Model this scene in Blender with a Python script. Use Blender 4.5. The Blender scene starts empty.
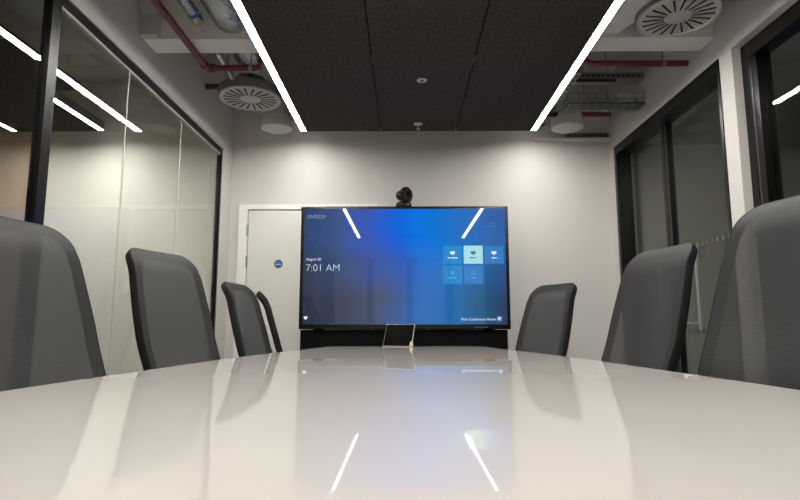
import bpy, bmesh, math, random
from mathutils import Vector, Matrix
random.seed(7)
PI = math.pi
scene = bpy.context.scene
COL = scene.collection

# ------------------------------------------------------------------ camera, world, exposure
cam_data = bpy.data.cameras.new('camera')
cam_data.sensor_width = 36.0
cam_data.lens = 25.2
cam_data.clip_start = 0.02
cam = bpy.data.objects.new('camera', cam_data)
COL.objects.link(cam)
cam.location = (0.0, 0.0, 0.89)
cam.rotation_euler = (math.radians(90 + 7.7), 0, math.radians(0.5))
scene.camera = cam

world = bpy.data.worlds.new('world')
scene.world = world
world.use_nodes = True
world.node_tree.nodes['Background'].inputs[0].default_value = (0.5, 0.55, 0.6, 1)
world.node_tree.nodes['Background'].inputs[1].default_value = 0.05

LED = 100.0            # radiance of the linear lights
scene.view_settings.view_transform = 'Standard'
scene.view_settings.look = 'None'
scene.view_settings.exposure = 0.0
scene.view_settings.gamma = 1.0
scene.view_settings.use_curve_mapping = False
scene.cycles.max_bounces = 12
scene.cycles.transparent_max_bounces = 16
scene.cycles.sample_clamp_indirect = 6.0

# ------------------------------------------------------------------ materials
def lin(c):
    return tuple(((v / 255) / 12.92 if v / 255 <= 0.04045 else ((v / 255 + 0.055) / 1.055) ** 2.4) for v in c)

def mat(name, rgb, rough=0.5, metal=0.0, spec=0.5, noise=None, bump=None, emit=None, strength=0.0):
    """noise = (scale, amount): mottled colour; bump = (scale, strength)"""
    m = bpy.data.materials.new(name)
    m.use_nodes = True
    nt = m.node_tree
    b = nt.nodes['Principled BSDF']
    col = lin(rgb)
    b.inputs['Base Color'].default_value = (*col, 1)
    b.inputs['Roughness'].default_value = rough
    b.inputs['Metallic'].default_value = metal
    b.inputs['Specular IOR Level'].default_value = spec
    if emit:
        b.inputs['Emission Color'].default_value = (*lin(emit), 1)
        b.inputs['Emission Strength'].default_value = strength
    tc = None
    if noise or bump:
        tc = nt.nodes.new('ShaderNodeTexCoord')
    if noise:
        n = nt.nodes.new('ShaderNodeTexNoise')
        n.inputs['Scale'].default_value = noise[0]
        n.inputs['Detail'].default_value = 5
        n.inputs['Roughness'].default_value = 0.65
        nt.links.new(tc.outputs['Object'], n.inputs['Vector'])
        r = nt.nodes.new('ShaderNodeValToRGB')
        a = noise[1]
        r.color_ramp.elements[0].position = 0.3
        r.color_ramp.elements[1].position = 0.7
        r.color_ramp.elements[0].color = (*[c * (1 - a) for c in col], 1)
        r.color_ramp.elements[1].color = (*[min(1, c * (1 + a)) for c in col], 1)
        nt.links.new(n.outputs['Fac'], r.inputs['Fac'])
        nt.links.new(r.outputs['Color'], b.inputs['Base Color'])
    if bump:
        n = nt.nodes.new('ShaderNodeTexNoise')
        n.inputs['Scale'].default_value = bump[0]
        n.inputs['Detail'].default_value = 4
        nt.links.new(tc.outputs['Object'], n.inputs['Vector'])
        bp = nt.nodes.new('ShaderNodeBump')
        bp.inputs['Strength'].default_value = bump[1]
        bp.inputs['Distance'].default_value = 0.01
        nt.links.new(n.outputs['Fac'], bp.inputs['Height'])
        nt.links.new(bp.outputs['Normal'], b.inputs['Normal'])
    return m

def glass_mat(name, tint, f0=0.04):
    """clear sheet glass: straight-through tint plus a Schlick mirror term from both faces"""
    m = bpy.data.materials.new(name)
    m.use_nodes = True
    nt = m.node_tree
    nt.nodes.clear()
    out = nt.nodes.new('ShaderNodeOutputMaterial')
    tr = nt.nodes.new('ShaderNodeBsdfTransparent')
    tr.inputs[0].default_value = (*tint, 1)
    gl = nt.nodes.new('ShaderNodeBsdfGlossy')
    gl.inputs['Roughness'].default_value = 0.0
    gl.inputs['Color'].default_value = (0.95, 0.97, 0.96, 1)
    g = nt.nodes.new('ShaderNodeNewGeometry')
    d = nt.nodes.new('ShaderNodeVectorMath'); d.operation = 'DOT_PRODUCT'
    nt.links.new(g.outputs['Incoming'], d.inputs[0]); nt.links.new(g.outputs['Normal'], d.inputs[1])
    def mth(op, a, b=None):
        n = nt.nodes.new('ShaderNodeMath'); n.operation = op
        for i, v in enumerate((a, b)):
            if v is None: continue
            if isinstance(v, (int, float)): n.inputs[i].default_value = v
            else: nt.links.new(v, n.inputs[i])
        return n.outputs[0]
    c = mth('ABSOLUTE', d.outputs['Value'])
    k = mth('POWER', mth('SUBTRACT', 1.0, c), 5.0)
    fac = mth('ADD', mth('MULTIPLY', k, 1 - f0), f0)
    mx = nt.nodes.new('ShaderNodeMixShader')
    nt.links.new(fac, mx.inputs[0]); nt.links.new(tr.outputs[0], mx.inputs[1]); nt.links.new(gl.outputs[0], mx.inputs[2])
    nt.links.new(mx.outputs[0], out.inputs[0])
    return m

def emit_mat(name, rgb, strength):
    m = bpy.data.materials.new(name)
    m.use_nodes = True
    nt = m.node_tree
    nt.nodes.clear()
    out = nt.nodes.new('ShaderNodeOutputMaterial')
    e = nt.nodes.new('ShaderNodeEmission')
    e.inputs[0].default_value = (*lin(rgb), 1)
    e.inputs[1].default_value = strength
    nt.links.new(e.outputs[0], out.inputs[0])
    return m

M = {}
M['wall'] = mat('wall_paint', (216, 212, 206), 0.75, spec=0.25, noise=(1.3, 0.02), bump=(180, 0.04))
M['wall_warm'] = mat('warm_paint', (196, 179, 160), 0.75, spec=0.25, noise=(1.3, 0.02))
M['wall_pale'] = mat('pale_paint', (233, 231, 224), 0.7, spec=0.25, noise=(1.3, 0.02))
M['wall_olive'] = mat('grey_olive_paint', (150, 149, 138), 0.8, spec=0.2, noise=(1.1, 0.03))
M['slab'] = mat('painted_soffit', (184, 182, 177), 0.85, spec=0.2, noise=(3, 0.05), bump=(60, 0.08))
M['beam'] = mat('beam_paint', (236, 233, 228), 0.7, spec=0.25, noise=(2, 0.03))
M['bulkhead'] = mat('bulkhead_paint', (202, 199, 195), 0.75, spec=0.25, noise=(1.3, 0.02), bump=(180, 0.04))
M['carpet'] = mat('carpet', (84, 82, 80), 0.95, spec=0.1, noise=(160, 0.35), bump=(400, 0.5))
M['black_frame'] = mat('black_powder_coat', (12, 12, 13), 0.3, spec=0.3)
M['silver'] = mat('satin_aluminium', (170, 170, 170), 0.3, 1.0)
M['trim'] = mat('grey_trim', (176, 174, 170), 0.5)
M['seal'] = mat('clear_seal', (196, 200, 194), 0.35)
M['white_gloss'] = mat('white_gloss_paint', (246, 245, 241), 0.4, spec=0.4)
M['door'] = mat('door_paint', (230, 228, 220), 0.5, spec=0.4, noise=(1.5, 0.015))
M['table'] = mat('white_gloss_laminate', (206, 199, 193), 0.0, spec=0.42)
M['table_edge'] = mat('table_edge', (206, 196, 188), 0.3)
M['black_plastic'] = mat('black_plastic', (24, 24, 25), 0.45)
M['screen_black'] = mat('bezel_black', (9, 9, 10), 0.25)
M['camera_black'] = mat('camera_black', (9, 9, 10), 0.4, spec=0.3)
M['stand_black'] = mat('stand_black', (8, 8, 9), 0.65, spec=0.15)
M['chair_black'] = mat('chair_nylon', (36, 36, 38), 0.5, bump=(300, 0.15))
M['handle'] = mat('handle_steel', (214, 214, 212), 0.28, 0.45)
M['rim'] = mat('chair_rim', (22, 22, 23), 0.6, spec=0.25)
M['chrome'] = mat('chrome', (215, 215, 215), 0.12, 1.0)
M['felt'] = mat('charcoal_felt', (70, 67, 66), 0.98, spec=0.05, noise=(55, 0.45), bump=(120, 0.9))
M['housing'] = mat('light_housing', (120, 120, 118), 0.6)
M['led'] = emit_mat('led_diffuser', (255, 252, 247), LED)
M['led_bright'] = emit_mat('led_diffuser_bright', (255, 252, 244), LED * 1.5)
M['led_soft'] = emit_mat('led_diffuser_soft', (255, 246, 236), LED * .4)
M['red_pipe'] = mat('red_pipe_paint', (96, 28, 36), 0.42, noise=(20, 0.12))
M['foil'] = mat('duct_foil', (186, 188, 188), 0.27, 1.0, bump=(38, 0.9))
M['galv'] = mat('galvanised_steel', (150, 152, 150), 0.42, 0.9, noise=(25, 0.12))
M['green_cable'] = mat('green_cable', (88, 104, 72), 0.6)
M['diff_white'] = mat('diffuser_white', (202, 201, 197), 0.55)
M['diff_dark'] = mat('diffuser_slot', (16, 16, 16), 0.8)
M['drum_white'] = mat('drum_white', (214, 213, 208), 0.5)
M['plenum'] = mat('plenum_grey', (104, 104, 102), 0.6, noise=(14, 0.15))
M['blue_sign'] = mat('blue_sign', (28, 96, 150), 0.4)
M['white_print'] = mat('white_print', (235, 240, 244), 0.5)
M['sign_grey'] = mat('pale_blue_print', (120, 160, 195), 0.5)
M['glass_green'] = glass_mat('partition_glass', (0.955, 0.97, 0.955))
M['glass_clear'] = glass_mat('clear_glass', (0.95, 0.96, 0.95))
M['frost_dot'] = mat('manifestation_film', (92, 92, 88), 0.7)
M['tablet_face'] = mat('tablet_face', (10, 10, 11), 0.12)
M['tablet_edge'] = mat('tablet_edge', (222, 220, 212), 0.3)
M['cream'] = mat('cream_plastic', (224, 218, 190), 0.5)
M['cabinet_dark'] = mat('dark_cabinet', (52, 52, 52), 0.5)
M['lens'] = mat('lens_glass', (6, 6, 9), 0.05)

def mesh_fabric():
    m = bpy.data.materials.new('open_mesh_fabric')
    m.use_nodes = True
    nt = m.node_tree
    b = nt.nodes['Principled BSDF']
    b.inputs['Roughness'].default_value = 0.62
    b.inputs['Specular IOR Level'].default_value = 0.35
    tc = nt.nodes.new('ShaderNodeTexCoord')
    mp = nt.nodes.new('ShaderNodeMapping')
    mp.inputs['Rotation'].default_value = (0, math.radians(45), 0)
    ck = nt.nodes.new('ShaderNodeTexChecker')
    ck.inputs['Scale'].default_value = 230
    ck.inputs['Color1'].default_value = (*lin((62, 61, 60)), 1)
    ck.inputs['Color2'].default_value = (*lin((40, 40, 40)), 1)
    sep = nt.nodes.new('ShaderNodeSeparateXYZ'); cmb = nt.nodes.new('ShaderNodeCombineXYZ')
    nt.links.new(tc.outputs['Object'], mp.inputs['Vector'])
    nt.links.new(mp.outputs[0], sep.inputs[0])
    nt.links.new(sep.outputs[0], cmb.inputs[0]); nt.links.new(sep.outputs[2], cmb.inputs[1])
    nt.links.new(cmb.outputs[0], ck.inputs['Vector'])
    nt.links.new(ck.outputs['Color'], b.inputs['Base Color'])
    # the open part of the weave lets light straight through
    tr = nt.nodes.new('ShaderNodeBsdfTransparent')
    mx = nt.nodes.new('ShaderNodeMixShader')
    mx.inputs[0].default_value = 0.9
    out = nt.nodes['Material Output']
    nt.links.new(tr.outputs[0], mx.inputs[1]); nt.links.new(b.outputs[0], mx.inputs[2])
    nt.links.new(mx.outputs[0], out.inputs[0])
    return m
M['mesh'] = mesh_fabric()

def band_fabric():
    m = mat('woven_band', (46, 46, 47), 0.62, spec=0.3)
    nt = m.node_tree
    b = nt.nodes['Principled BSDF']
    tc = nt.nodes.new('ShaderNodeTexCoord')
    mp = nt.nodes.new('ShaderNodeMapping')
    mp.inputs['Rotation'].default_value = (0, math.radians(45), 0)
    sep = nt.nodes.new('ShaderNodeSeparateXYZ'); cmb = nt.nodes.new('ShaderNodeCombineXYZ')
    ck = nt.nodes.new('ShaderNodeTexChecker')
    ck.inputs['Scale'].default_value = 230
    ck.inputs['Color1'].default_value = (*lin((54, 53, 53)), 1)
    ck.inputs['Color2'].default_value = (*lin((30, 30, 30)), 1)
    nt.links.new(tc.outputs['Object'], mp.inputs['Vector'])
    nt.links.new(mp.outputs[0], sep.inputs[0])
    nt.links.new(sep.outputs[0], cmb.inputs[0]); nt.links.new(sep.outputs[2], cmb.inputs[1])
    nt.links.new(cmb.outputs[0], ck.inputs['Vector'])
    nt.links.new(ck.outputs['Color'], b.inputs['Base Color'])
    return m
M['band'] = band_fabric()

# ------------------------------------------------------------------ geometry helpers
def bx(bm, x0, x1, y0, y1, z0, z1):
    vs = [bm.verts.new((x, y, z)) for x in (x0, x1) for y in (y0, y1) for z in (z0, z1)]
    for f in ((0, 1, 3, 2), (4, 6, 7, 5), (0, 4, 5, 1), (2, 3, 7, 6), (0, 2, 6, 4), (1, 5, 7, 3)):
        bm.faces.new([vs[i] for i in f])
    return vs

def cyl(bm, c, r, h, n=32, r2=None, axis='z'):
    """closed cylinder from c, going h along axis"""
    r2 = r if r2 is None else r2
    def P(a, rr, t):
        u, v = rr * math.cos(a), rr * math.sin(a)
        if axis == 'z': return (c[0] + u, c[1] + v, c[2] + t)
        if axis == 'y': return (c[0] + u, c[1] + t, c[2] + v)
        return (c[0] + t, c[1] + u, c[2] + v)
    a0 = [bm.verts.new(P(2 * PI * i / n, r, 0)) for i in range(n)]
    a1 = [bm.verts.new(P(2 * PI * i / n, r2, h)) for i in range(n)]
    for i in range(n):
        bm.faces.new((a0[i], a0[(i + 1) % n], a1[(i + 1) % n], a1[i]))
    bm.faces.new(a0[::-1]); bm.faces.new(a1)

def lathe(bm, prof, c=(0, 0, 0), n=40):
    rings = []
    for r, z in prof:
        if r < 1e-6:
            rings.append([bm.verts.new((c[0], c[1], c[2] + z))])
        else:
            rings.append([bm.verts.new((c[0] + r * math.cos(2 * PI * i / n), c[1] + r * math.sin(2 * PI * i / n), c[2] + z)) for i in range(n)])
    for a, b in zip(rings, rings[1:]):
        for i in range(n):
            j = (i + 1) % n
            if len(a) == 1 and len(b) == 1: continue
            if len(a) == 1: bm.faces.new((a[0], b[i], b[j]))
            elif len(b) == 1: bm.faces.new((a[i], a[j], b[0]))
            else: bm.faces.new((a[i], a[j], b[j], b[i]))

def tube(bm, pts, r, n=12, caps=True):
    pts = [Vector(p) for p in pts]
    rs = r if isinstance(r, (list, tuple)) else [r] * len(pts)
    rings = []
    up = Vector((0, 0, 1))
    for i, p in enumerate(pts):
        t = (pts[min(i + 1, len(pts) - 1)] - pts[max(i - 1, 0)]).normalized()
        ref = up if abs(t.z) < 0.95 else Vector((1, 0, 0))
        a = t.cross(ref).normalized(); b = a.cross(t)
        rings.append([bm.verts.new(p + a * rs[i] * math.cos(2 * PI * k / n) + b * rs[i] * math.sin(2 * PI * k / n)) for k in range(n)])
    for A, B in zip(rings, rings[1:]):
        for k in range(n):
            bm.faces.new((A[k], A[(k + 1) % n], B[(k + 1) % n], B[k]))
    if caps:
        bm.faces.new(rings[0][::-1]); bm.faces.new(rings[-1])

def prism(bm, poly, z0, z1):
    a = [bm.verts.new((x, y, z0)) for x, y in poly]
    b = [bm.verts.new((x, y, z1)) for x, y in poly]
    n = len(poly)
    for i in range(n):
        bm.faces.new((a[i], a[(i + 1) % n], b[(i + 1) % n], b[i]))
    bm.faces.new(a[::-1]); bm.faces.new(b)

def obj(name, bm, m, parent=None, smooth=False, bevel=0, loc=None, label=None):
    bmesh.ops.recalc_face_normals(bm, faces=bm.faces[:])
    if bevel:
        es = [e for e in bm.edges if len(e.link_faces) == 2 and e.calc_face_angle(0) > 0.6]
        bmesh.ops.bevel(bm, geom=es, offset=bevel, segments=2, affect='EDGES', profile=0.6)
    me = bpy.data.meshes.new(name)
    bm.to_mesh(me); bm.free()
    me.materials.append(M[m] if isinstance(m, str) else m)
    if smooth:
        for p in me.polygons: p.use_smooth = True
        try: me.set_sharp_from_angle(angle=math.radians(38))
        except Exception: pass
    o = bpy.data.objects.new(name, me)
    COL.objects.link(o)
    if parent: o.parent = parent
    if loc: o.location = loc
    if label: o['label'] = label
    return o

def box(name, m, parent, x0, x1, y0, y1, z0, z1, bevel=0, label=None):
    bm = bmesh.new(); bx(bm, x0, x1, y0, y1, z0, z1)
    return obj(name, bm, m, parent, bevel=bevel, label=label)

def tag(o, label, cat, group=None, kind=None):
    o['label'] = label; o['category'] = cat
    if group: o['group'] = group
    if kind: o['kind'] = kind
    return o

def thing(name, label, cat, loc=(0, 0, 0), rotz=0, group=None, kind=None):
    o = bpy.data.objects.new(name, None)
    COL.objects.link(o)
    o.empty_display_size = 0.1
    o.location = loc; o.rotation_euler = (0, 0, rotz)
    return tag(o, label, cat, group, kind)

def copy_tree(o, parent=None):
    c = o.copy(); COL.objects.link(c); c.parent = parent
    for ch in [k for k in bpy.data.objects if k.parent == o]:
        copy_tree(ch, c)
    return c

# ------------------------------------------------------------------ the room shell
LX, RX, WY, SZ = -1.55, 1.83, 4.87, 3.10       # left / right face, back wall, slab soffit
REAR = -2.4
tag(box('floor', 'carpet', None, -4.8, 4.4, REAR - .2, WY + .2, -.1, 0), 'dark grey carpet floor', 'floor', kind='structure')
tag(box('ceiling', 'slab', None, -4.8, 4.4, REAR - .2, WY + .2, SZ, SZ + .12), 'grey painted concrete soffit above the services', 'ceiling', kind='structure')
tag(box('wall_back', 'wall', None, LX - .06, RX + .2, WY, WY + .15, 0, SZ), 'plain painted end wall behind the television', 'wall', kind='structure')
tag(box('wall_left', 'bulkhead', None, LX - .10, LX, REAR, WY, 2.40, SZ), 'painted bulkhead above the left glass partition', 'wall', kind='structure')
bm = bmesh.new()
bx(bm, LX - .10, LX, 4.60, WY, 0, 2.40)
tag(obj('wall_left_return', bm, 'wall'), 'narrow wall strip between left glazing and end wall', 'wall', kind='structure')
# right wall: bulkhead, end return and the pale pillar between the two openings
bm = bmesh.new()
bx(bm, RX, RX + .16, REAR, WY, 2.43, SZ)
tag(obj('wall_right', bm, 'bulkhead'), 'painted bulkhead above the right glazed openings', 'wall', kind='structure')
tag(box('wall_right_return', 'wall', None, RX, RX + .16, 4.745, WY, 0, 2.43), 'narrow wall strip between right glass doors and end wall', 'wall', kind='structure')
tag(box('wall_right_pillar', 'wall', None, RX, RX + .16, 2.975, 3.10, 0, 2.43), 'slim pale pillar between the two right glazed openings', 'pillar', kind='structure')
# rear end behind the camera: pale wall with glazed bays between dark posts
rear = thing('wall_rear', 'rear wall with tall windows between dark posts', 'wall', kind='structure')
box('wall_panel', 'wall', rear, LX - .05, RX + .16, REAR - .12, REAR, 0, .95)
box('wall_panel', 'wall', rear, LX - .05, RX + .16, REAR - .12, REAR, 2.25, SZ)
for x in (-1.5, -.7, .1, .9, 1.72):
    box('post', 'black_plastic', rear, x - .06, x + .06, REAR - .10, REAR + .02, .95, 2.25)
for x in (-1.1, -.3, .5, 1.31):
    box('pane', 'wall_pale', rear, x - .34, x + .34, REAR - .08, REAR - .06, .95, 2.25)
    box('blind', 'wall_pale', rear, x - .34, x + .34, REAR - .055, REAR - .045, 1.1, 1.32)

# lateral beam with its splayed haunches at either end
bm = bmesh.new()
bx(bm, LX + .001, RX - .001, 3.115, 3.285, 2.575, SZ)
prism(bm, [(1.00, 3.115), (1.255, 3.115), (1.42, 2.74), (1.44, 2.2), (1.0, 2.2)], 2.60, 2.64)
tag(obj('trim_1', bm, 'beam'), 'pale boxed beam crossing above the ceiling raft', 'beam', kind='structure')
bm = bmesh.new()
pts = [(2.85, 3.10), (2.85, 2.98), (2.90, 2.90), (2.97, 2.84), (3.03, 2.78), (3.06, 2.70), (3.06, 2.575), (3.115, 2.575), (3.115, 3.10)]
a = [bm.verts.new((LX + .002, y, z)) for y, z in pts]; b = [bm.verts.new((LX + .10, y, z)) for y, z in pts]
for i in range(len(pts)):
    j = (i + 1) % len(pts); bm.faces.new((a[i], a[j], b[j], b[i]))
bm.faces.new(a[::-1]); bm.faces.new(b)
tag(obj('trim_2', bm, 'slab'), 'curved plaster haunch where the beam meets the left bulkhead', 'trim', kind='structure')
tag(box('trim_3', 'beam', None, 1.16, RX - .001, 4.80, 4.869, 2.528, 2.543), 'thin pale ledge on the end wall right of the raft', 'trim', kind='structure')

# ---- left neighbouring room seen through the glass
tag(box('wall_left_room_end', 'wall_pale', None, -3.22, LX - .10, WY, WY + .15, 0, SZ), 'bright pale end wall beyond the left glass partition', 'wall', kind='structure')
tag(box('wall_left_room_warm', 'wall_warm', None, -4.8, -3.22, WY - .01, WY + .15, 0, SZ), 'warm beige end wall beyond the left doorway glass', 'wall', kind='structure')
tag(box('wall_left_room_side', 'wall_warm', None, -4.8, -4.65, REAR, WY, 0, SZ), 'far side wall of the room beyond the left glass', 'wall', kind='structure')
tag(box('wall_left_room_rear', 'wall', None, -4.8, LX - .10, REAR - .15, REAR, 0, SZ), 'rear wall of the room beyond the left glass', 'wall', kind='structure')
# ---- right neighbouring room, unlit
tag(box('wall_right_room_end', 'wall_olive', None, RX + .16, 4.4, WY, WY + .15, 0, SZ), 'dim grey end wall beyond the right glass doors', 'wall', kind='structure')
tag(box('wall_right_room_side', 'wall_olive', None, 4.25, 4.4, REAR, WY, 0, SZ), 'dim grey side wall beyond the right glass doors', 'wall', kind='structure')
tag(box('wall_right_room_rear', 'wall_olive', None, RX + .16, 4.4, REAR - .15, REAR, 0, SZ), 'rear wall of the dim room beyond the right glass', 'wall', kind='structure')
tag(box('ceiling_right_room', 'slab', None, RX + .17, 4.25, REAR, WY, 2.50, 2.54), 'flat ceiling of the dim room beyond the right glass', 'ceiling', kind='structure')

# ------------------------------------------------------------------ left glass partition
w = thing('window_1', 'frameless jointed glass partition in a black frame on the left', 'glass partition', kind='structure')
GX = -1.568
box('top_rail', 'black_frame', w, GX - .02, LX + .002, REAR, 4.60, 2.335, 2.375)
box('trim_strip', 'trim', w, GX - .02, LX + .012, REAR, 4.60, 2.3752, 2.40)
box('bead', 'trim', w, GX - .012, GX + .010, 2.35, 4.575, 2.322, 2.335)
box('bottom_rail', 'black_frame', w, GX - .02, LX, REAR, 4.60, 0, .06)
box('end_post', 'black_frame', w, GX - .02, LX + .002, 4.575, 4.60, .06, 2.335)
box('door_post', 'black_frame', w, GX - .02, LX + .004, 2.285, 2.315, .06, 2.335)
box('door_post_bead', 'silver', w, GX - .015, LX + .001, 2.315, 2.32, .06, 2.335)
box('door_post', 'black_frame', w, GX - .02, LX + .002, 2.32, 2.35, .06, 2.335)
for y0, y1 in ((2.35, 2.998), (3.004, 3.748), (3.754, 4.575)):
    box('pane', 'glass_green', w, GX - .005, GX + .005, y0, y1, .06, 2.335)
box('pane', 'glass_clear', w, GX - .005, GX + .005, REAR, 2.285, .06, 2.335)
def wavy_seal(y):
    bm = bmesh.new()
    pts = [(GX + .006, y + .0025 * math.sin(i * 1.7) + .0015 * math.sin(i * .6), .06 + i * .065) for i in range(36)]
    tube(bm, pts, .0035, 6)
    obj('joint_seal', bm, 'seal', w, smooth=True)
wavy_seal(3.001); wavy_seal(3.751)

# ------------------------------------------------------------------ right glazed doors and window
GR = 1.92
def dots(name, y0, y1, zs, parent):
    bm = bmesh.new()
    for z in zs:
        y = y0 + .03
        while y < y1 - .03:
            bx(bm, GR - .0075, GR - .006, y, y + .022, z, z + .03)
            y += .06
    o = obj(name, bm, 'frost_dot', parent); o['kind'] = 'stuff'
    return o
w2 = thing('window_2', 'black metal frame around the right double glass doors', 'door frame', kind='structure')
box('top_rail', 'black_frame', w2, RX - .006, GR + .03, 3.10, 4.745, 2.355, 2.43)
box('jamb', 'black_frame', w2, RX - .006, GR + .03, 4.70, 4.745, 0, 2.355)
box('jamb', 'black_frame', w2, RX - .006, GR + .03, 3.10, 3.125, 0, 2.355)
def glass_door(name, label, y0, y1, ystile, yh):
    d = thing(name, label, 'door', kind='structure')
    box('pane', 'glass_clear', d, GR - .005, GR + .005, y0, y1, .02, 2.35)
    box('stile', 'black_frame', d, GR - .022, GR + .022, ystile, ystile + .042, .02, 2.35)
    box('bottom_rail', 'black_frame', d, GR - .02, GR + .02, y0, y1, .005, .10)
    dots('manifestation_dots', y0 + .05, y1 - .05, (1.40, .84), d)
    for s in (-1, 1):
        bm = bmesh.new()
        tube(bm, [(GR + s * .06, yh, .86), (GR + s * .06, yh, 1.42)], .012, 12)
        h = obj('handle', bm, 'handle', d, smooth=True)
        for z in (.91, 1.37):
            bm = bmesh.new()
            tube(bm, [(GR + s * .006, yh, z), (GR + s * .06, yh, z)], .008, 10)
            obj('standoff', bm, 'handle', h, smooth=True)
glass_door('door_2', 'far leaf of the right double glass doors', 3.985, 4.695, 3.985, 4.07)
glass_door('door_3', 'near leaf of the right double glass doors', 3.13, 3.975, 3.933, 3.80)
w3 = thing('window_3', 'black framed glass panel nearest on the right', 'window', kind='structure')
box('top_rail', 'black_frame', w3, RX + .05, GR + .05, REAR, 2.975, 2.345, 2.43)
box('jamb', 'black_frame', w3, RX + .05, GR + .05, 2.92, 2.975, 0, 2.345)
box('jamb_bead', 'silver', w3, RX + .056, GR + .04, 2.91, 2.92, 0, 2.345)
box('jamb', 'black_frame', w3, RX + .06, GR + .05, 2.865, 2.91, 0, 2.345)
box('pane', 'glass_clear', w3, GR + .005, GR + .015, REAR, 2.865, .06, 2.345)
box('bottom_rail', 'black_frame', w3, RX + .05, GR + .05, REAR, 2.865, 0, .06)

c = thing('low_cabinet', 'dark low cabinet in the dim room beyond the glass doors', 'cabinet', (3.9, 3.6, 0))
box('body', 'cabinet_dark', c, -.28, .28, -.9, .9, .06, 1.0, bevel=.005)
box('plinth', 'stand_black', c, -.24, .24, -.86, .86, 0, .06)
for k in range(3):
    dr = box('cabinet_door', 'cabinet_dark', c, -.30, -.281, -.89 + k * .595, -.30 + k * .595, .08, .98)
    box('knob', 'silver', dr, -.32, -.30, -.33 + k * .595, -.315 + k * .595, .5, .62)

# ------------------------------------------------------------------ riser cupboard doors in the end wall
d = thing('door_1', 'white double cupboard door with white frame behind the television', 'door', kind='structure')
X0, X1, ZT = -1.466, -.24, 1.952
box('architrave', 'white_gloss', d, X0, X0 + .082, WY - .03, WY, 0, ZT, bevel=.003)
box('architrave', 'white_gloss', d, X1 - .082, X1, WY - .03, WY, 0, ZT, bevel=.003)
box('architrave', 'white_gloss', d, X0 + .0825, X1 - .0825, WY - .03, WY, ZT - .045, ZT, bevel=.003)
xm = (X0 + X1) / 2
bm = bmesh.new(); bx(bm, X0 + .083, X1 - .083, WY - .006, WY - .001, .01, ZT - .046)
obj('door_gap', bm, 'stand_black', d)
for k, (a, b) in enumerate(((X0 + .088, xm - .002), (xm + .002, X1 - .088))):
    box('door_leaf', 'door', d, a, b, WY - .02, WY - .007, .012, ZT - .052, bevel=.002)
for z in (1.72, 1.443, .4):
    hb = bmesh.new(); tube(hb, [(X0 + .083, WY - .026, z - .05), (X0 + .083, WY - .026, z + .05)], .009, 10)
    obj('hinge', hb, 'silver', d, smooth=True)
s = thing('door_sign', 'round blue safety sign with white print on the cupboard door', 'sign', (-1.103, WY - .02, 1.424))
bm = bmesh.new(); cyl(bm, (0, -.003, 0), .037, .003, 32, axis='y'); obj('sign_disc', bm, 'blue_sign', s)
box('sign_print', 'white_print', s, -.024, .024, -.0038, -.003, -.008, -.001)
box('sign_print', 'sign_grey', s, -.022, -.002, -.0038, -.003, .008, .014)
box('sign_print', 'sign_grey', s, .004, .02, -.0038, -.003, .008, .014)

# ------------------------------------------------------------------ ceiling raft and linear lights
RZ = 2.535
raft = thing('ceiling_raft', 'dark charcoal felt acoustic ceiling raft above the table', 'ceiling raft', (0, 0, RZ))
cols = ((-.838, -.209), (-.200, .430), (.439, 1.072))
for x0, x1 in cols:
    for y0, y1 in ((-1.55, .25), (.256, 2.05), (2.056, 4.60)):
        bm = bmesh.new(); bx(bm, x0, x1, y0, y1, 0, .024)
        obj('felt_panel', bm, 'felt', raft)
box('raft_backing', 'stand_black', raft, -.835, 1.069, -1.54, 4.59, .0245, .03)
for x in (-.20, .434):
    for y0, y1 in ((3.27, 3.36), (2.0, 2.12)):
        box('grid_clip', 'plenum', raft, x - .0035, x + .0035, y0, y1, .004, .018)

def linear_light(label, x, y0, y1, group='linear ceiling lights', led='led'):
    t = thing('linear_light', label, 'light', (x, 0, RZ), group=group)
    bm = bmesh.new()                             # an inverted channel with the diffuser set back in it
    pf = [(-.0235, -.001), (-.0215, -.001), (-.0215, .009), (.0215, .009), (.0215, -.001), (.0235, -.001), (.0235, .07), (-.0235, .07)]
    a = [bm.verts.new((px, y0, pz)) for px, pz in pf]; b = [bm.verts.new((px, y1, pz)) for px, pz in pf]
    for i in range(8):
        j = (i + 1) % 8; bm.faces.new((a[i], a[j], b[j], b[i]))
    bm.faces.new(a[::-1]); bm.faces.new(b)
    obj('housing', bm, 'housing', t)
    box('diffuser', led, t, -.0212, .0212, y0 + .004, y1 - .004, .0018, .0088)
    return t
linear_light('long white linear light along the left edge of the felt raft', -.862, -1.5, 4.60)
linear_light('long white linear light along the right edge of the felt raft', 1.096, -1.5, 4.60)
# the neighbour's raft
nr = thing('ceiling_raft', 'charcoal felt ceiling raft in the room beyond the left glass', 'ceiling raft', (-2.95, 0, RZ))
for x0, x1, y0, y1 in ((-.34, .335, 3.756, 4.58), (-.34, .335, 1.9, 3.75), (.34, .70, 1.9, 3.75), (-.34, .70, 0, 1.894)):
    bm = bmesh.new(); bx(bm, x0, x1, y0, y1, 0, .024); obj('felt_panel', bm, 'felt', nr)
linear_light('short white linear light beyond the left glass partition', -2.577, 3.78, 4.56, led='led_bright')
linear_light('white linear light on far side of the raft beyond the left glass', -3.33, 0, 4.58, led='led_soft')

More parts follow.
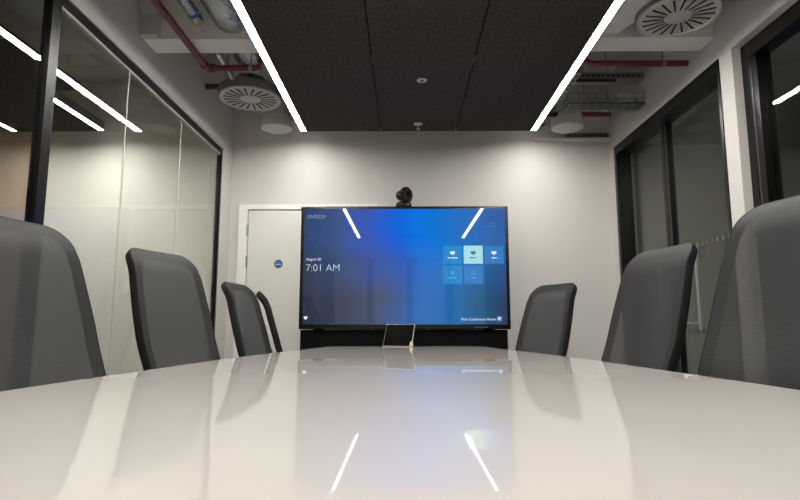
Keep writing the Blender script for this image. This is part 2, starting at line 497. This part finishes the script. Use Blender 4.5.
# ------------------------------------------------------------------ ceiling services
def swirl_diffuser(label, loc, R, plen, rod=(1, 0)):
    t = thing('swirl_diffuser', label, 'air diffuser', loc, group='round swirl air diffusers')
    bm = bmesh.new()
    lathe(bm, [(0, 0), (R * .28, 0), (R * .30, .002), (R * .93, .002), (R * .96, -.004), (R, -.002), (R, .012), (0, .012)], n=56)
    obj('face_plate', bm, 'diff_white', t, smooth=True)
    for k in range(20):
        a = 2 * PI * k / 20
        bm = bmesh.new()
        vs = [(R * .34, -.0035), (R * .86, -.006), (R * .86, .006), (R * .34, .0035)]
        ca, sa = math.cos(a), math.sin(a)
        tw = lambda x, y: (x * ca - (y + .12 * (x - R * .34)) * sa, x * sa + (y + .12 * (x - R * .34)) * ca)
        prism(bm, [tw(*v) for v in vs], -.0012, .002)
        obj('slot', bm, 'diff_dark', t)
    for k in range(20):
        a = 2 * PI * (k + .5) / 20
        bm = bmesh.new()
        vs = [(R * .36, -.0015), (R * .86, -.003), (R * .86, .003), (R * .36, .0015)]
        ca, sa = math.cos(a), math.sin(a)
        tw = lambda x, y: (x * ca - (y + .12 * (x - R * .34)) * sa, x * sa + (y + .12 * (x - R * .34)) * ca)
        prism(bm, [tw(*v) for v in vs], -.004, .0021)
        obj('vane', bm, 'diff_white', t)
    bm = bmesh.new(); cyl(bm, (0, 0, .0125), R * 1.03, plen, 48); obj('plenum', bm, 'plenum', t, smooth=True)
    bm = bmesh.new()
    lathe(bm, [(R * .62, plen + .0125), (R * .55, plen + .05), (R * .5, plen + .052), (R * .48, plen + .10), (0, plen + .10)], n=32)
    obj('spigot', bm, 'foil', t, smooth=True)
    for k in (-1, 1):
        bm = bmesh.new(); q = k * R * .8
        tube(bm, [(q * rod[0], q * rod[1], plen + .0125), (q * rod[0], q * rod[1], SZ - loc[2])], .004, 6)
        obj('hanging_rod', bm, 'galv', t)
    return t
swirl_diffuser('round swirl air diffuser left of the felt raft, above the cupboard door', (-1.155, 3.99, 2.566), .222, .06)
swirl_diffuser('round swirl air diffuser right of the felt raft, over the glass doors', (1.50, 2.885, 2.565), .212, .03, rod=(0, 1))

# hanging rods are part of each drum
def drum(label, loc):
    t = thing('ceiling_drum', label, 'ceiling unit', loc, group='white drum units near the end wall')
    bm = bmesh.new()
    lathe(bm, [(0, 0), (.118, .002), (.128, .006), (.132, .016), (.132, .102), (.126, .11), (0, .11)], n=48)
    obj('drum_body', bm, 'drum_white', t, smooth=True)
    bm = bmesh.new(); cyl(bm, (0, 0, .11), .03, .02, 20); obj('drum_neck', bm, 'drum_white', t, smooth=True)
    box('mounting_rail', 'diff_white', t, -.19, .20, -.012, .012, .13, .148)
    for x in (-.15, .15):
        bm = bmesh.new(); tube(bm, [(x, 0, .148), (x, 0, SZ - loc[2])], .003, 6); obj('hanging_rod', bm, 'galv', t)
    return t
drum('white drum unit hanging left of the raft beside the swirl diffuser', (-1.075, 4.52, 2.522))
drum('white drum unit hanging right of the raft below the cable trays', (1.36, 4.52, 2.522))

# red sprinkler pipes
PZ = 2.588
t = thing('sprinkler_pipe', 'red sprinkler main running above the beam then across the room', 'pipe', (0, 0, 0))
PY = 3.44
bm = bmesh.new(); tube(bm, [(-1.285, REAR + .05, 2.55), (-1.285, PY - .05, 2.55)], .021, 14); obj('pipe_run', bm, 'red_pipe', t, smooth=True)
bm = bmesh.new(); tube(bm, [(-1.25, PY, 2.55), (-.97, PY, 2.55), (-.945, PY, 2.56), (-.935, PY, 2.60), (-.935, PY, 2.66)], .020, 14); obj('pipe_run', bm, 'red_pipe', t, smooth=True)
bm = bmesh.new(); tube(bm, [(-.935, PY, 2.65), (-.90, PY, 2.675), (1.11, PY, 2.675), (1.15, PY, 2.66), (1.165, PY, 2.60), (1.20, PY, 2.57), (RX - .003, PY, 2.57)], .020, 14); obj('pipe_run', bm, 'red_pipe', t, smooth=True)
bm = bmesh.new(); tube(bm, [(-1.285, PY - .06, 2.55), (-1.283, PY - .02, 2.55), (-1.272, PY - .005, 2.55), (-1.23, PY, 2.55)], .028, 14); obj('elbow', bm, 'red_pipe', t, smooth=True)
for x, z in ((-1.0, 2.55), (1.67, 2.57)):
    bm = bmesh.new(); cyl(bm, (x - .01, PY, z), .025, .02, 16, axis='x'); cl = obj('pipe_clip', bm, 'galv', t, smooth=True)
    bm = bmesh.new(); tube(bm, [(x, PY, z + .02), (x, PY, SZ if x > 0 else 2.682)], .005, 8); obj('hanging_rod', bm, 'galv', cl)
bm = bmesh.new(); tube(bm, [(LX + .002, 4.15, 2.74), (-.9, 4.15, 2.74)], .022, 14)
tag(obj('sprinkler_branch', bm, 'red_pipe', smooth=True), 'short red pipe stub leaving the left bulkhead behind the diffuser', 'pipe', 'red branch pipes')
bm = bmesh.new(); tube(bm, [(1.15, 4.45, 2.62), (1.70, 4.45, 2.62)], .02, 14)
tag(obj('sprinkler_branch', bm, 'red_pipe', smooth=True), 'short red pipe below the wire cable tray on the right', 'pipe', 'red branch pipes')

# foil ducts
def ribbed(bm, p0, p1, r, step=.035, amp=.004, n=20):
    p0, p1 = Vector(p0), Vector(p1); L = (p1 - p0).length; k = int(L / step * 2)
    tube(bm, [p0.lerp(p1, i / k) for i in range(k + 1)], [r + amp * (i % 2) for i in range(k + 1)], n)
bm = bmesh.new(); ribbed(bm, (-1.02, 1.2, 2.735), (-1.02, 3.113, 2.735), .125)
tag(obj('foil_duct', bm, 'foil', smooth=True), 'large silver foil duct ending at the near face of the beam', 'duct')
bm = bmesh.new(); ribbed(bm, (-1.205, 1.2, 2.655), (-1.205, 3.05, 2.655), .032, .02, .002, 12)
t = tag(obj('foil_hose', bm, 'foil', smooth=True), 'thin silver insulated hose beside the large foil duct', 'hose')
bm = bmesh.new(); cyl(bm, (-1.205, 2.95, 2.655), .0365, .02, 16, axis='y'); obj('blue_band', bm, 'blue_sign', t, smooth=True)
bm = bmesh.new(); ribbed(bm, (-1.06, 3.29, 2.82), (-1.08, 3.70, 2.80), .12)
tag(obj('foil_duct', bm, 'foil', smooth=True), 'crinkled foil duct between the beam and left swirl diffuser', 'duct')
bm = bmesh.new(); tube(bm, [(-1.22, 3.29, 2.66), (-1.22, 3.62, 2.64), (-1.20, 3.70, 2.60)], .02, 12)
tag(obj('foil_hose', bm, 'foil', smooth=True), 'thin silver hose behind the beam above the left diffuser', 'hose')

# cable trays
t = thing('cable_tray', 'galvanised perforated cable tray, upper one right of the raft', 'cable tray', (0, 4.13, 2.76))
box('tray_base', 'galv', t, 1.18, RX - .002, -.06, .06, 0, .003)
for s in (-1, 1):
    box('tray_side', 'galv', t, 1.18, RX - .002, s * .06 - .0015, s * .06 + .0015, 0, .045)
for k in range(16):
    box('perforation', 'diff_dark', t, 1.20 + k * .038, 1.222 + k * .038, -.0622, -.0616, .015, .028)
box('cable', 'black_plastic', t, 1.3, 1.62, -.045, -.02, -.016, -.001)
t = thing('wire_cable_tray', 'wire basket cable tray with green cables above the right drum', 'cable tray', (0, 4.13, 2.545))
for s in (-1, 1):
    for z in (.003, .05, .095):
        bm = bmesh.new(); tube(bm, [(1.24, s * .07, z), (RX - .002, s * .07, z)], .0028, 6); obj('long_wire', bm, 'galv', t)
for y in (-.035, 0, .035):
    bm = bmesh.new(); tube(bm, [(1.24, y, .003), (RX - .002, y, .003)], .0028, 6); obj('long_wire', bm, 'galv', t)
for k in range(9):
    x = 1.25 + k * .07
    bm = bmesh.new(); tube(bm, [(x, -.073, .098), (x, -.073, -.001), (x, .073, -.001), (x, .073, .098)], .0028, 6); obj('cross_wire', bm, 'galv', t)
for k, y in enumerate((-.05, -.022, .006, .034)):
    bm = bmesh.new(); tube(bm, [(1.24 + i * .097, y + .004 * math.sin(i * 2 + k), .018) for i in range(7)], .012, 8)
    obj('cable', bm, 'green_cable', t, smooth=True)
for x in (1.28, 1.6):
    bm = bmesh.new(); tube(bm, [(x, .09, .0), (x, .09, SZ - 2.545)], .004, 6); obj('hanging_rod', bm, 'galv', t)
t = thing('strut_channel', 'slotted steel strut running along the right light toward the wall', 'strut', (1.21, 0, 2.63))
box('channel', 'galv', t, -.02, .02, 3.7, 4.76, 0, .04)
for k in range(14):
    box('slot', 'diff_dark', t, -.007, .007, 3.74 + k * .073, 3.775 + k * .073, -.0006, .0002)
t = thing('strut_channel', 'slotted steel strut on the end wall right of the drum', 'strut', (0, 4.845, 2.57))
box('channel', 'galv', t, 1.45, RX - .01, -.02, .02, 0, .025)
for k in range(9):
    box('slot', 'diff_dark', t, 1.47 + k * .038, 1.49 + k * .038, -.0206, -.0198, .007, .018)

# raft fittings
bm = bmesh.new(); lathe(bm, [(0, -.004), (.017, -.004), (.019, -.006), (.033, -.004), (.036, 0), (0, 0)], n=32)
t = tag(obj('ceiling_disc', bm, 'diff_white', smooth=True, loc=(.117, 3.60, RZ)), 'small round white fitting in the middle of the felt raft', 'ceiling fitting')
bm = bmesh.new(); cyl(bm, (0, 0, -.0062), .015, .002, 24); obj('disc_centre', bm, 'plenum', t)
t = thing('fire_sprinkler', 'white sprinkler head under the felt raft near the end wall', 'sprinkler', (.11, 4.42, RZ))
bm = bmesh.new(); lathe(bm, [(0, -.012), (.02, -.012), (.036, -.006), (.036, 0), (0, 0)], n=28); obj('escutcheon', bm, 'diff_white', t, smooth=True)
bm = bmesh.new(); lathe(bm, [(0, -.045), (.006, -.044), (.005, -.012), (0, -.012)], n=14); obj('stem', bm, 'diff_white', t, smooth=True)
bm = bmesh.new(); lathe(bm, [(0, -.05), (.016, -.05), (.016, -.046), (0, -.044)], n=20); obj('deflector', bm, 'diff_white', t, smooth=True)

# ------------------------------------------------------------------ conference table
def half_width(y):
    pts = [(1.2, .956), (1.5, .937), (1.8, .905), (2.05, .88), (2.55, .85), (3.0, .775), (3.58, .672), (3.9, .62), (4.15, .575)]
    y = abs(y - 1.2) + 1.2
    for (a, b), (c, d) in zip(pts, pts[1:]):
        if a <= y <= c: return b + (d - b) * (y - a) / (c - a)
    return pts[-1][1]
tb = thing('conference_table', 'long white glossy boat shaped conference table', 'table', (0, 1.2, 0))
right = []
N = 40
for i in range(N + 1):
    y = 1.2 - 2.93 + 5.86 * i / N
    # smoothed width
    wv = sum(half_width(y + dy) for dy in (-.3, -.2, -.1, 0, .1, .2, .3)) / 7
    right.append((wv - .012, y - 1.2))
def rounded(poly_right):
    r = .05
    x, y = poly_right[-1]
    cor = [(x - r + r * math.cos(a), y + r * math.sin(a) * .8) for a in [PI / 2 * k / 6 for k in range(1, 7)]]
    top = poly_right + cor
    x, y = poly_right[0]
    cor2 = [(x - r + r * math.cos(a), y - r * math.sin(a) * .8) for a in [PI / 2 * k / 6 for k in range(6, 0, -1)]]
    return cor2 + top
R_ = rounded(right)
poly = R_ + [(-x, y) for x, y in R_[::-1]]
bm = bmesh.new(); prism(bm, poly, .712, .74)
obj('table_top', bm, 'table', tb, bevel=.002)
for y in (-1.5, 1.5):
    bm = bmesh.new(); bx(bm, -.32, .32, y - .09, y + .09, .03, .69); obj('pedestal', bm, 'black_plastic', tb, bevel=.01)
    bm = bmesh.new(); bx(bm, -.42, .42, y - .25, y + .25, 0, .03); obj('foot_plate', bm, 'black_plastic', tb, bevel=.008)
box('under_beam', 'black_plastic', tb, -.08, .08, -2.2, 2.2, .69, .712)

# ------------------------------------------------------------------ television and stand
TVY = 4.48
tv = thing('television', 'large black flat television showing a blue home screen', 'television', (-.003, TVY, .862))
W2, H = .842, .994
box('cabinet', 'screen_black', tv, -W2, W2, 0, .06, 0, H, bevel=.006)
SX, S0, S1 = W2 - .027, .038, H - .022
def screen_mat():
    m = bpy.data.materials.new('home_screen')
    m.use_nodes = True
    nt = m.node_tree
    b = nt.nodes['Principled BSDF']
    b.inputs['Base Color'].default_value = (.004, .004, .006, 1)
    b.inputs['Roughness'].default_value = 0.018
    b.inputs['Specular IOR Level'].default_value = 0.5
    tc = nt.nodes.new('ShaderNodeTexCoord')
    base = nt.nodes.new('ShaderNodeSeparateXYZ')
    nt.links.new(tc.outputs['Generated'], base.inputs[0])
    U, V = base.outputs[0], base.outputs[2]
    def mth(op, a, b_=None, clamp=False):
        n = nt.nodes.new('ShaderNodeMath'); n.operation = op; n.use_clamp = clamp
        for i, v in enumerate((a, b_)):
            if v is None: continue
            if isinstance(v, (int, float)): n.inputs[i].default_value = v
            else: nt.links.new(v, n.inputs[i])
        return n.outputs[0]
    r = nt.nodes.new('ShaderNodeValToRGB')
    els = [(0.0, (44, 70, 112)), (.18, (62, 86, 138)), (.34, (58, 92, 190)), (.46, (16, 98, 220)), (.56, (0, 118, 230)), (.70, (12, 118, 214)), (.84, (48, 112, 190)), (1.0, (52, 98, 168))]
    cr = r.color_ramp
    cr.elements[0].position, cr.elements[1].position = 0, 1
    for p, c in els[1:-1]: cr.elements.new(p)
    for e, (p, c) in zip(cr.elements, els): e.position = p; e.color = (*lin(c), 1)
    nz = nt.nodes.new('ShaderNodeTexNoise'); nz.inputs['Scale'].default_value = 3.0; nz.inputs['Detail'].default_value = 2
    nt.links.new(tc.outputs['Generated'], nz.inputs['Vector'])
    uu = mth('ADD', U, mth('MULTIPLY', mth('SUBTRACT', nz.outputs['Fac'], .5), .16))
    nt.links.new(uu, r.inputs['Fac'])
    # deeper lower wallpaper; its grey left has the room's reflection painted in
    low = nt.nodes.new('ShaderNodeValToRGB')
    els = [(0.0, (42, 50, 68)), (.2, (58, 66, 86)), (.36, (68, 80, 112)), (.5, (58, 92, 156)), (.62, (44, 110, 186)), (.78, (24, 104, 166)), (.9, (34, 86, 130)), (1.0, (48, 66, 98))]
    cr = low.color_ramp
    cr.elements[0].position, cr.elements[1].position = 0, 1
    for p, c in els[1:-1]: cr.elements.new(p)
    for e, (p, c) in zip(cr.elements, els): e.position = p; e.color = (*lin(c), 1)
    nt.links.new(uu, low.inputs['Fac'])
    mx = nt.nodes.new('ShaderNodeMix'); mx.data_type = 'RGBA'
    vf = mth('DIVIDE', mth('SUBTRACT', mth('ADD', V, mth('MULTIPLY', mth('SUBTRACT', nz.outputs['Fac'], .5), .35)), .22), .5, clamp=True)
    nt.links.new(vf, mx.inputs['Factor'])
    nt.links.new(low.outputs['Color'], mx.inputs['A']); nt.links.new(r.outputs['Color'], mx.inputs['B'])
    nt.links.new(mx.outputs['Result'], b.inputs['Emission Color'])
    b.inputs['Emission Strength'].default_value = 0.92
    return m
M['screen'] = screen_mat()
scr = box('screen', 'screen', tv, -SX, SX, -.0012, .0, S0, S1)
def emis(name, rgb, s=.9):
    M[name] = mat(name, (4, 4, 5), .06, emit=rgb, strength=s); return name
emis('ui_white', (225, 238, 250), 1.0); emis('ui_tile', (44, 146, 214), .85); emis('ui_tile_b', (62, 138, 214), .8)
emis('ui_lit', (172, 226, 236), .95); emis('ui_dark', (70, 120, 140), .7); emis('ui_soft', (126, 190, 230), .8); emis('ui_faint', (96, 146, 206), .7)
def tvx(u): return -SX + 2 * SX * u
def tvz(v): return S1 - (S1 - S0) * v
# px of the photo: screen spans x 304..505, y 209..325 ; u,v fractions
def rect(name, m, u0, u1, v0, v1, parent=scr, y=-.0022, bevel=0):
    return box(name, m, parent, tvx(u0), tvx(u1), y, -.0012, tvz(v1), tvz(v0))
def text(name, s, u, v, size, m, align='LEFT', parent=scr, y=-.0020, thin=0):
    cu = bpy.data.curves.new(name, 'FONT')
    cu.body = s; cu.size = size; cu.align_x = align; cu.extrude = .0003; cu.offset = thin
    o = bpy.data.objects.new(name, cu); COL.objects.link(o)
    bpy.context.view_layer.update()
    dg = bpy.context.evaluated_depsgraph_get()
    me = bpy.data.meshes.new_from_object(o.evaluated_get(dg))
    bpy.data.objects.remove(o)
    me.materials.clear(); me.materials.append(M[m])
    t = bpy.data.objects.new(name, me); COL.objects.link(t)
    t.parent = parent; t.rotation_euler = (PI / 2, 0, 0); t.location = (tvx(u), y, tvz(v))
    return t
text('clock_text', '7:01 AM', 0.012, .545, .081, 'ui_white', thin=-.0018)
text('date_text', 'August 20', 0.014, .452, .029, 'ui_white')
text('room_text', 'Main Conference Room', 0.945, .966, .0285, 'ui_white', align='RIGHT')
def polyline(name, strokes, u, v, sc, m, th=.0016):
    bm = bmesh.new()
    for st in strokes:
        tube(bm, [(x * sc, 0, z * sc) for x, z in st], th, 6)
    o = obj(name, bm, m, scr); o.location = (tvx(u), -.0025, tvz(v)); return o
def arc(cx, cz, r, a0, a1, n=18):
    return [(cx + r * math.cos(math.radians(a0 + (a1 - a0) * i / n)), cz + r * math.sin(math.radians(a0 + (a1 - a0) * i / n))) for i in range(n + 1)]
polyline('logo', [arc(.5, .5, .5, 0, 360), [(1.0, 1.0), (1.0, 0)], [(1.25, 1.0), (1.72, 0), (2.2, 1.0)], arc(2.85, .5, .5, 0, 360),
                  arc(4.05, .5, .5, 50, 310), arc(5.15, .5, .5, 0, 360), [(5.85, .55), (6.05, .8), (6.15, 1.05)]], .018, .082, .024, 'ui_white', .0008)
# tiles
for k, (c, r_, m) in enumerate(((0, 0, 'ui_tile'), (1, 0, 'ui_lit'), (2, 0, 'ui_tile_b'), (0, 1, 'ui_tile'), (1, 1, 'ui_tile_b'))):
    u0 = .690 + c * .1025; v0 = .325 + r_ * .172
    tl = rect('tile', m, u0, u0 + .0945, v0, v0 + .158)
    ink = 'ui_dark' if m == 'ui_lit' else 'ui_white' if k in (0, 2) else 'ui_soft'
    um = u0 + .047
    if k == 4:
        bm = bmesh.new(); tube(bm, [(.016 * math.cos(a), 0, .016 * math.sin(a)) for a in [2 * PI * i / 16 for i in range(17)]], .002, 6)
        o = obj('tile_icon', bm, ink, scr); o.location = (tvx(um), -.003, tvz(v0 + .062))
    elif k == 3:
        bm = bmesh.new()
        tube(bm, [(-.013, 0, -.013), (.013, 0, .013)], .003, 6); tube(bm, [(-.013, 0, .013), (.013, 0, -.013)], .003, 6)
        o = obj('tile_icon', bm, ink, scr); o.location = (tvx(um), -.003, tvz(v0 + .062))
    else:
        rect('tile_icon', ink, um - .012, um + .012, v0 + .050, v0 + .072, y=-.003)
        rect('tile_icon', ink, um - .005, um + .005, v0 + .076, v0 + .081, y=-.003)
    words = {0: ((-.024, -.012), (-.008, .026)), 1: ((-.016, .006), (.010, .014)), 2: ((-.012, .008), (.012, .016)), 3: ((-.024, -.002), (.002, .018)), 4: ((-.010, .010),)}[k]
    for a, b in words:
        rect('tile_caption', ink, um + a, um + b, v0 + .102, v0 + .111, y=-.003)
rect('status_mark', 'ui_faint', .928, .958, .128, .134); rect('status_mark', 'ui_faint', .900, .955, .151, .159)
# heart and gear marks along the bottom
bm = bmesh.new()
hp = [(0, -.016), (.014, 0), (.016, .008), (.010, .014), (.004, .013), (0, .008), (-.004, .013), (-.010, .014), (-.016, .008), (-.014, 0)]
a = [bm.verts.new((x, 0, z)) for x, z in hp]; b = [bm.verts.new((x, -.001, z)) for x, z in hp]
for i in range(len(hp)): bm.faces.new((a[i], a[(i + 1) % len(hp)], b[(i + 1) % len(hp)], b[i]))
bm.faces.new(b); bm.faces.new(a[::-1])
o = obj('heart_mark', bm, 'ui_white', scr); o.location = (tvx(.017), -.0015, tvz(.945))
rect('gear_tile', 'ui_faint', .948, .975, .93, .972, y=-.0018)
bm = bmesh.new(); tube(bm, [(.009 * math.cos(a), 0, .009 * math.sin(a)) for a in [2 * PI * i / 12 for i in range(13)]], .0035, 6)
o = obj('gear_mark', bm, 'ui_white', scr); o.location = (tvx(.9615), -.003, tvz(.951))
box('maker_mark', 'plenum', tv, -W2 + .012, -W2 + .04, -.0008, 0, H - .011, H - .007)
box('maker_mark', 'plenum', tv, .55, .66, -.0008, 0, .014, .019)

st = thing('television_stand', 'wide black stand panel on a floor base under the television', 'stand', (0, TVY + .04, 0))
box('front_panel', 'stand_black', st, -W2 + .004, W2 - .022, .0, .04, .10, .858, bevel=.003)
box('base_shelf', 'stand_black', st, -W2 + .02, W2 - .04, -.0, .22, .06, .0995, bevel=.004)
for x in (-.7, .68):
    box('upright', 'stand_black', st, x - .04, x + .04, .041, .10, .0998, 1.5)
for x in (-.72, .70):
    for y in (.03, .19):
        bm = bmesh.new(); cyl(bm, (x - .012, y, .03), .03, .024, 20, axis='x'); obj('castor', bm, 'black_plastic', st, smooth=True)

# conference camera on top of the television
cz = .862 + H
cm = thing('conference_camera', 'black swivel conference camera on top of the television', 'camera', (-.008, TVY + .03, cz + .0005))
bm = bmesh.new(); lathe(bm, [(0, 0), (.064, 0), (.066, .006), (.062, .028), (.05, .04), (.03, .046), (0, .046)], n=36)
o = obj('camera_base', bm, 'camera_black', cm, smooth=True); o.scale = (1, .6, 1)
bm = bmesh.new()
tube(bm, [(.043 * math.cos(a), 0, .043 * math.sin(a)) for a in [2 * PI * i / 28 for i in range(29)]], .027, 12, caps=False)
o = obj('swivel_ring', bm, 'camera_black', cm, smooth=True); o.location = (.02, 0, .100); o.rotation_euler = (0, 0, math.radians(50))
bm = bmesh.new(); cyl(bm, (0, -.025, 0), .042, .06, 32, r2=.036, axis='y'); o = obj('camera_head', bm, 'camera_black', cm, smooth=True, bevel=.006)
o.location = (-.022, -.02, .088); o.rotation_euler = (0, 0, math.radians(-12))
bm = bmesh.new(); lathe(bm, [(0, .012), (.012, .010), (.022, .004), (.024, 0), (0, 0)], n=24)
l = obj('lens', bm, 'lens', o, smooth=True); l.rotation_euler = (PI / 2, 0, 0); l.location = (0, -.0255, 0)
box('status_light', 'tablet_edge', cm, .026, .040, -.0405, -.038, .012, .016)

# ------------------------------------------------------------------ tablet controller on the table end
tc_ = thing('tablet_controller', 'small black tablet with pale edge propped at the far table end', 'tablet', (-.058, 4.06, .7402), math.radians(-22))
tw, thh, tilt = .112, .176, math.radians(24)
slab_ = thing_e = bpy.data.objects.new('tablet_body', None)
bpy.data.objects.remove(slab_)
def tilted(name, m, x0, x1, y0, y1, z0, z1, bevel=0, parent=tc_):
    o = box(name, m, parent, x0, x1, y0, y1, z0, z1, bevel=bevel)
    o.rotation_euler = (-tilt, 0, 0); return o
tilted('tablet_body', 'tablet_edge', -tw, tw, 0, .009, .004, thh, bevel=.003)
tilted('tablet_screen', 'tablet_face', -tw + .0028, tw - .0028, -.001, .0, .0065, thh - .0028)
bm = bmesh.new()
prism(bm, [(.01, 0), (.085, 0), (.06, .10), (.052, .10)], -.05, .05)
o = obj('prop_stand', bm, 'black_plastic', tc_); o.rotation_euler = (PI / 2, 0, PI / 2)
bm = bmesh.new(); lathe(bm, [(0, 0), (.012, .002), (.014, .016), (.009, .034), (.004, .042), (0, .042)], n=18)
o = obj('cable_plug', bm, 'cream', tc_, smooth=True); o.location = (tw + .004, -.012, 0)

# ------------------------------------------------------------------ chairs
TT = .738           # height of the back panel along its length
ZB = .47
def back_point(s, t, off=0.0):
    """s across, t up; off along the surface normal (positive = towards the sitter)"""
    def P(s, t):
        lean = -.215 - .21 * (t - .10)
        lean += .030 * math.exp(-((t - .16) / .13) ** 2)
        k = max(0, (t - (TT - .12)) / .12)
        lean -= .050 * k * k
        wrap = .5 * s * s * (1 - .9 * min(1, max(0, (t - .4) / (TT - .4))))
        return Vector((s, lean + wrap, ZB + t * .985))
    p = P(s, t); e = 1e-3
    n = (P(s + e, t) - p).cross(P(s, t + e) - p).normalized()
    if n.y < 0: n = -n
    return p + n * off
def outline(inset, n=12):
    """rounded outline in (s, t): wide at mid height, big radii at the top"""
    pts = []
    def hw(t): return .20 + .03 * math.sin(PI * min(1, max(0, t / TT)) ** .9) - inset
    rt, rb = max(.03, .07 - inset * .3), max(.02, .06 - inset * .5)
    top, bot = TT - inset, inset
    for i in range(n + 1):                       # lower right corner
        a = -PI / 2 + PI / 2 * i / n
        pts.append((hw(bot + rb) - rb + rb * math.cos(a), bot + rb + rb * math.sin(a)))
    for i in range(1, 14):
        t = bot + rb + (top - rt - bot - rb) * i / 14
        pts.append((hw(t), t))
    for i in range(n + 1):
        a = PI / 2 * i / n
        c = hw(top - rt) - rt
        pts.append((c + rt * math.cos(a), top - rt + rt * math.sin(a) * 1.0))
    # crown of the top edge
    out = [(s, t) for s, t in pts]
    out += [(0, top - .001)]
    left = [(-s, t) for s, t in pts[::-1]]
    return out + left
def make_chair(name, label):
    t = thing(name, label, 'chair', group='black mesh chairs around the conference table')
    O, I = outline(0), outline(.046)
    n = len(O)
    # woven band flush with the mesh, and behind it the dark shell that forms the rim
    def loop_mesh(prof, closed):
        bm = bmesh.new()
        rows = [[bm.verts.new(back_point(O[i][0] + (I[i][0] - O[i][0]) * k, O[i][1] + (I[i][1] - O[i][1]) * k, off)) for i in range(n)] for k, off in prof]
        for A, B in zip(rows, rows[1:] + (rows[:1] if closed else [])):
            for i in range(n):
                j = (i + 1) % n
                bm.faces.new((A[i], A[j], B[j], B[i]))
        return bm
    obj('woven_band', loop_mesh([(1, -.0008), (.75, -.0002), (.45, 0), (.12, .0), (.10, -.004), (1, -.006)], True), 'band', t, smooth=True)
    obj('back_frame', loop_mesh([(.115, .0005), (.04, .0), (0, -.005), (-.02, -.016), (0, -.030), (.12, -.036), (.45, -.030), (.8, -.012), (.8, -.0065), (.11, -.0065)], True), 'rim', t, smooth=True)
    # mesh panel: rings from the inner outline to a central spine
    bm = bmesh.new()
    K = 8
    rings = []
    for k in range(K + 1):
        f = 1 - k / K
        ring = []
        for s, tt in I:
            tc = min(max(tt, .20), TT - .20)
            ring.append(bm.verts.new(back_point(s * f, tc + (tt - tc) * f, -.0010)))
        rings.append(ring)
    for A, B in zip(rings, rings[1:]):
        for i in range(n):
            j = (i + 1) % n
            bm.faces.new((A[i], A[j], B[j], B[i]))
    bmesh.ops.remove_doubles(bm, verts=bm.verts[:], dist=.0004)
    bmesh.ops.dissolve_degenerate(bm, edges=bm.edges[:], dist=.0002)
    obj('back_mesh', bm, 'mesh', t, smooth=True)
    # rear support from seat to back
    bm = bmesh.new()
    tube(bm, [(0, -.02, .40), (0, -.20, .40), (0, -.285, .44), (0, -.30, .52), (0, -.285, .60), (0, -.268, .62)], [.026, .028, .028, .026, .022, .016], 10)
    obj('back_support', bm, 'chair_black', t, smooth=True)
    # seat
    bm = bmesh.new()
    NS = 36
    def ring(r, z): return [bm.verts.new((.245 * r * (abs(math.cos(a)) ** .55) * (1 if math.cos(a) > 0 else -1),
                                          .02 + .235 * r * (abs(math.sin(a)) ** .55) * (1 if math.sin(a) > 0 else -1),
                                          z - (.02 if math.sin(a) > .6 else 0) * r)) for a in [2 * PI * (i + .5) / NS for i in range(NS)]]
    rr = [ring(.02, .415), ring(.9, .415), ring(.98, .43), ring(1.0, .45), ring(.96, .472), ring(.75, .48), ring(.02, .475)]
    for A, B in zip(rr, rr[1:]):
        for i in range(NS): bm.faces.new((A[i], A[(i + 1) % NS], B[(i + 1) % NS], B[i]))
    bm.faces.new(rr[0][::-1]); bm.faces.new(rr[-1])
    obj('seat', bm, 'chair_black', t, smooth=True)
    bm = bmesh.new(); bx(bm, -.09, .09, -.1, .12, .375, .414); obj('tilt_mechanism', bm, 'chair_black', t, bevel=.01)
    bm = bmesh.new(); lathe(bm, [(0, .09), (.026, .09), (.026, .24), (.017, .242), (.017, .376), (0, .376)], n=18); obj('gas_column', bm, 'chrome', t, smooth=True)
    for k in range(5):
        a = 2 * PI * k / 5 + .3
        ca, sa = math.cos(a), math.sin(a)
        bm = bmesh.new(); tube(bm, [(.02 * ca, .02 * sa, .10), (.14 * ca, .14 * sa, .092), (.255 * ca, .255 * sa, .07)], [.026, .02, .015], 10)
        leg = obj('base_leg', bm, 'chair_black', t, smooth=True)
        bm = bmesh.new(); cyl(bm, (-.018, 0, 0), .027, .036, 18, axis='x')
        o = obj('castor', bm, 'black_plastic', leg, smooth=True); o.location = (.255 * ca, .255 * sa, .027); o.rotation_euler = (0, 0, a)
    return t
chair0 = make_chair('mesh_chair', '')
# top centre of each backrest (x, y), turn of the facing direction, lift of the seat, label
D_TOP = .391
spots = [
    (-1.206, 1.675, -9.5, 0.023, 'black mesh chair nearest the camera on the left side'),
    (-1.135, 2.553, -18.3, 0.034, 'black mesh chair second from the camera on the left side'),
    (-1.060, 3.495, -6.3, -0.041, 'black mesh chair third on the left, in front of the cupboard door'),
    (-1.066, 4.120, 14.7, -0.060, 'black mesh chair farthest left, mostly hidden by the chair before it'),
    (1.198, 1.679, 190.1, 0.092, 'black mesh chair nearest the camera on the right side'),
    (1.152, 2.470, 193.4, 0.040, 'black mesh chair second on the right, before the glass doors'),
    (0.970, 3.603, 204.6, -0.040, 'black mesh chair farthest right, beside the television'),
]
for i, (x, y, ang, dz, lab) in enumerate(spots):
    o = chair0 if i == 0 else copy_tree(chair0)
    a = math.radians(ang)                        # facing direction measured from +X
    fx, fy = math.cos(a), math.sin(a)
    o.location = (x + fx * D_TOP, y + fy * D_TOP, 0)
    o.rotation_euler = (0, 0, a - PI / 2)
    o['label'] = lab
    o['_dz'] = dz
for o in [k for k in bpy.data.objects if k.type == 'EMPTY' and '_dz' in k]:
    dz = o['_dz']
    for ch in [k for k in bpy.data.objects if k.parent == o]:
        if ch.name.split('.')[0] in ('back_frame', 'woven_band', 'back_mesh', 'back_support', 'seat', 'tilt_mechanism'):
            ch.location.z += dz
        if ch.name.split('.')[0] == 'gas_column':
            ch.location.z += dz * .5
    del o['_dz']
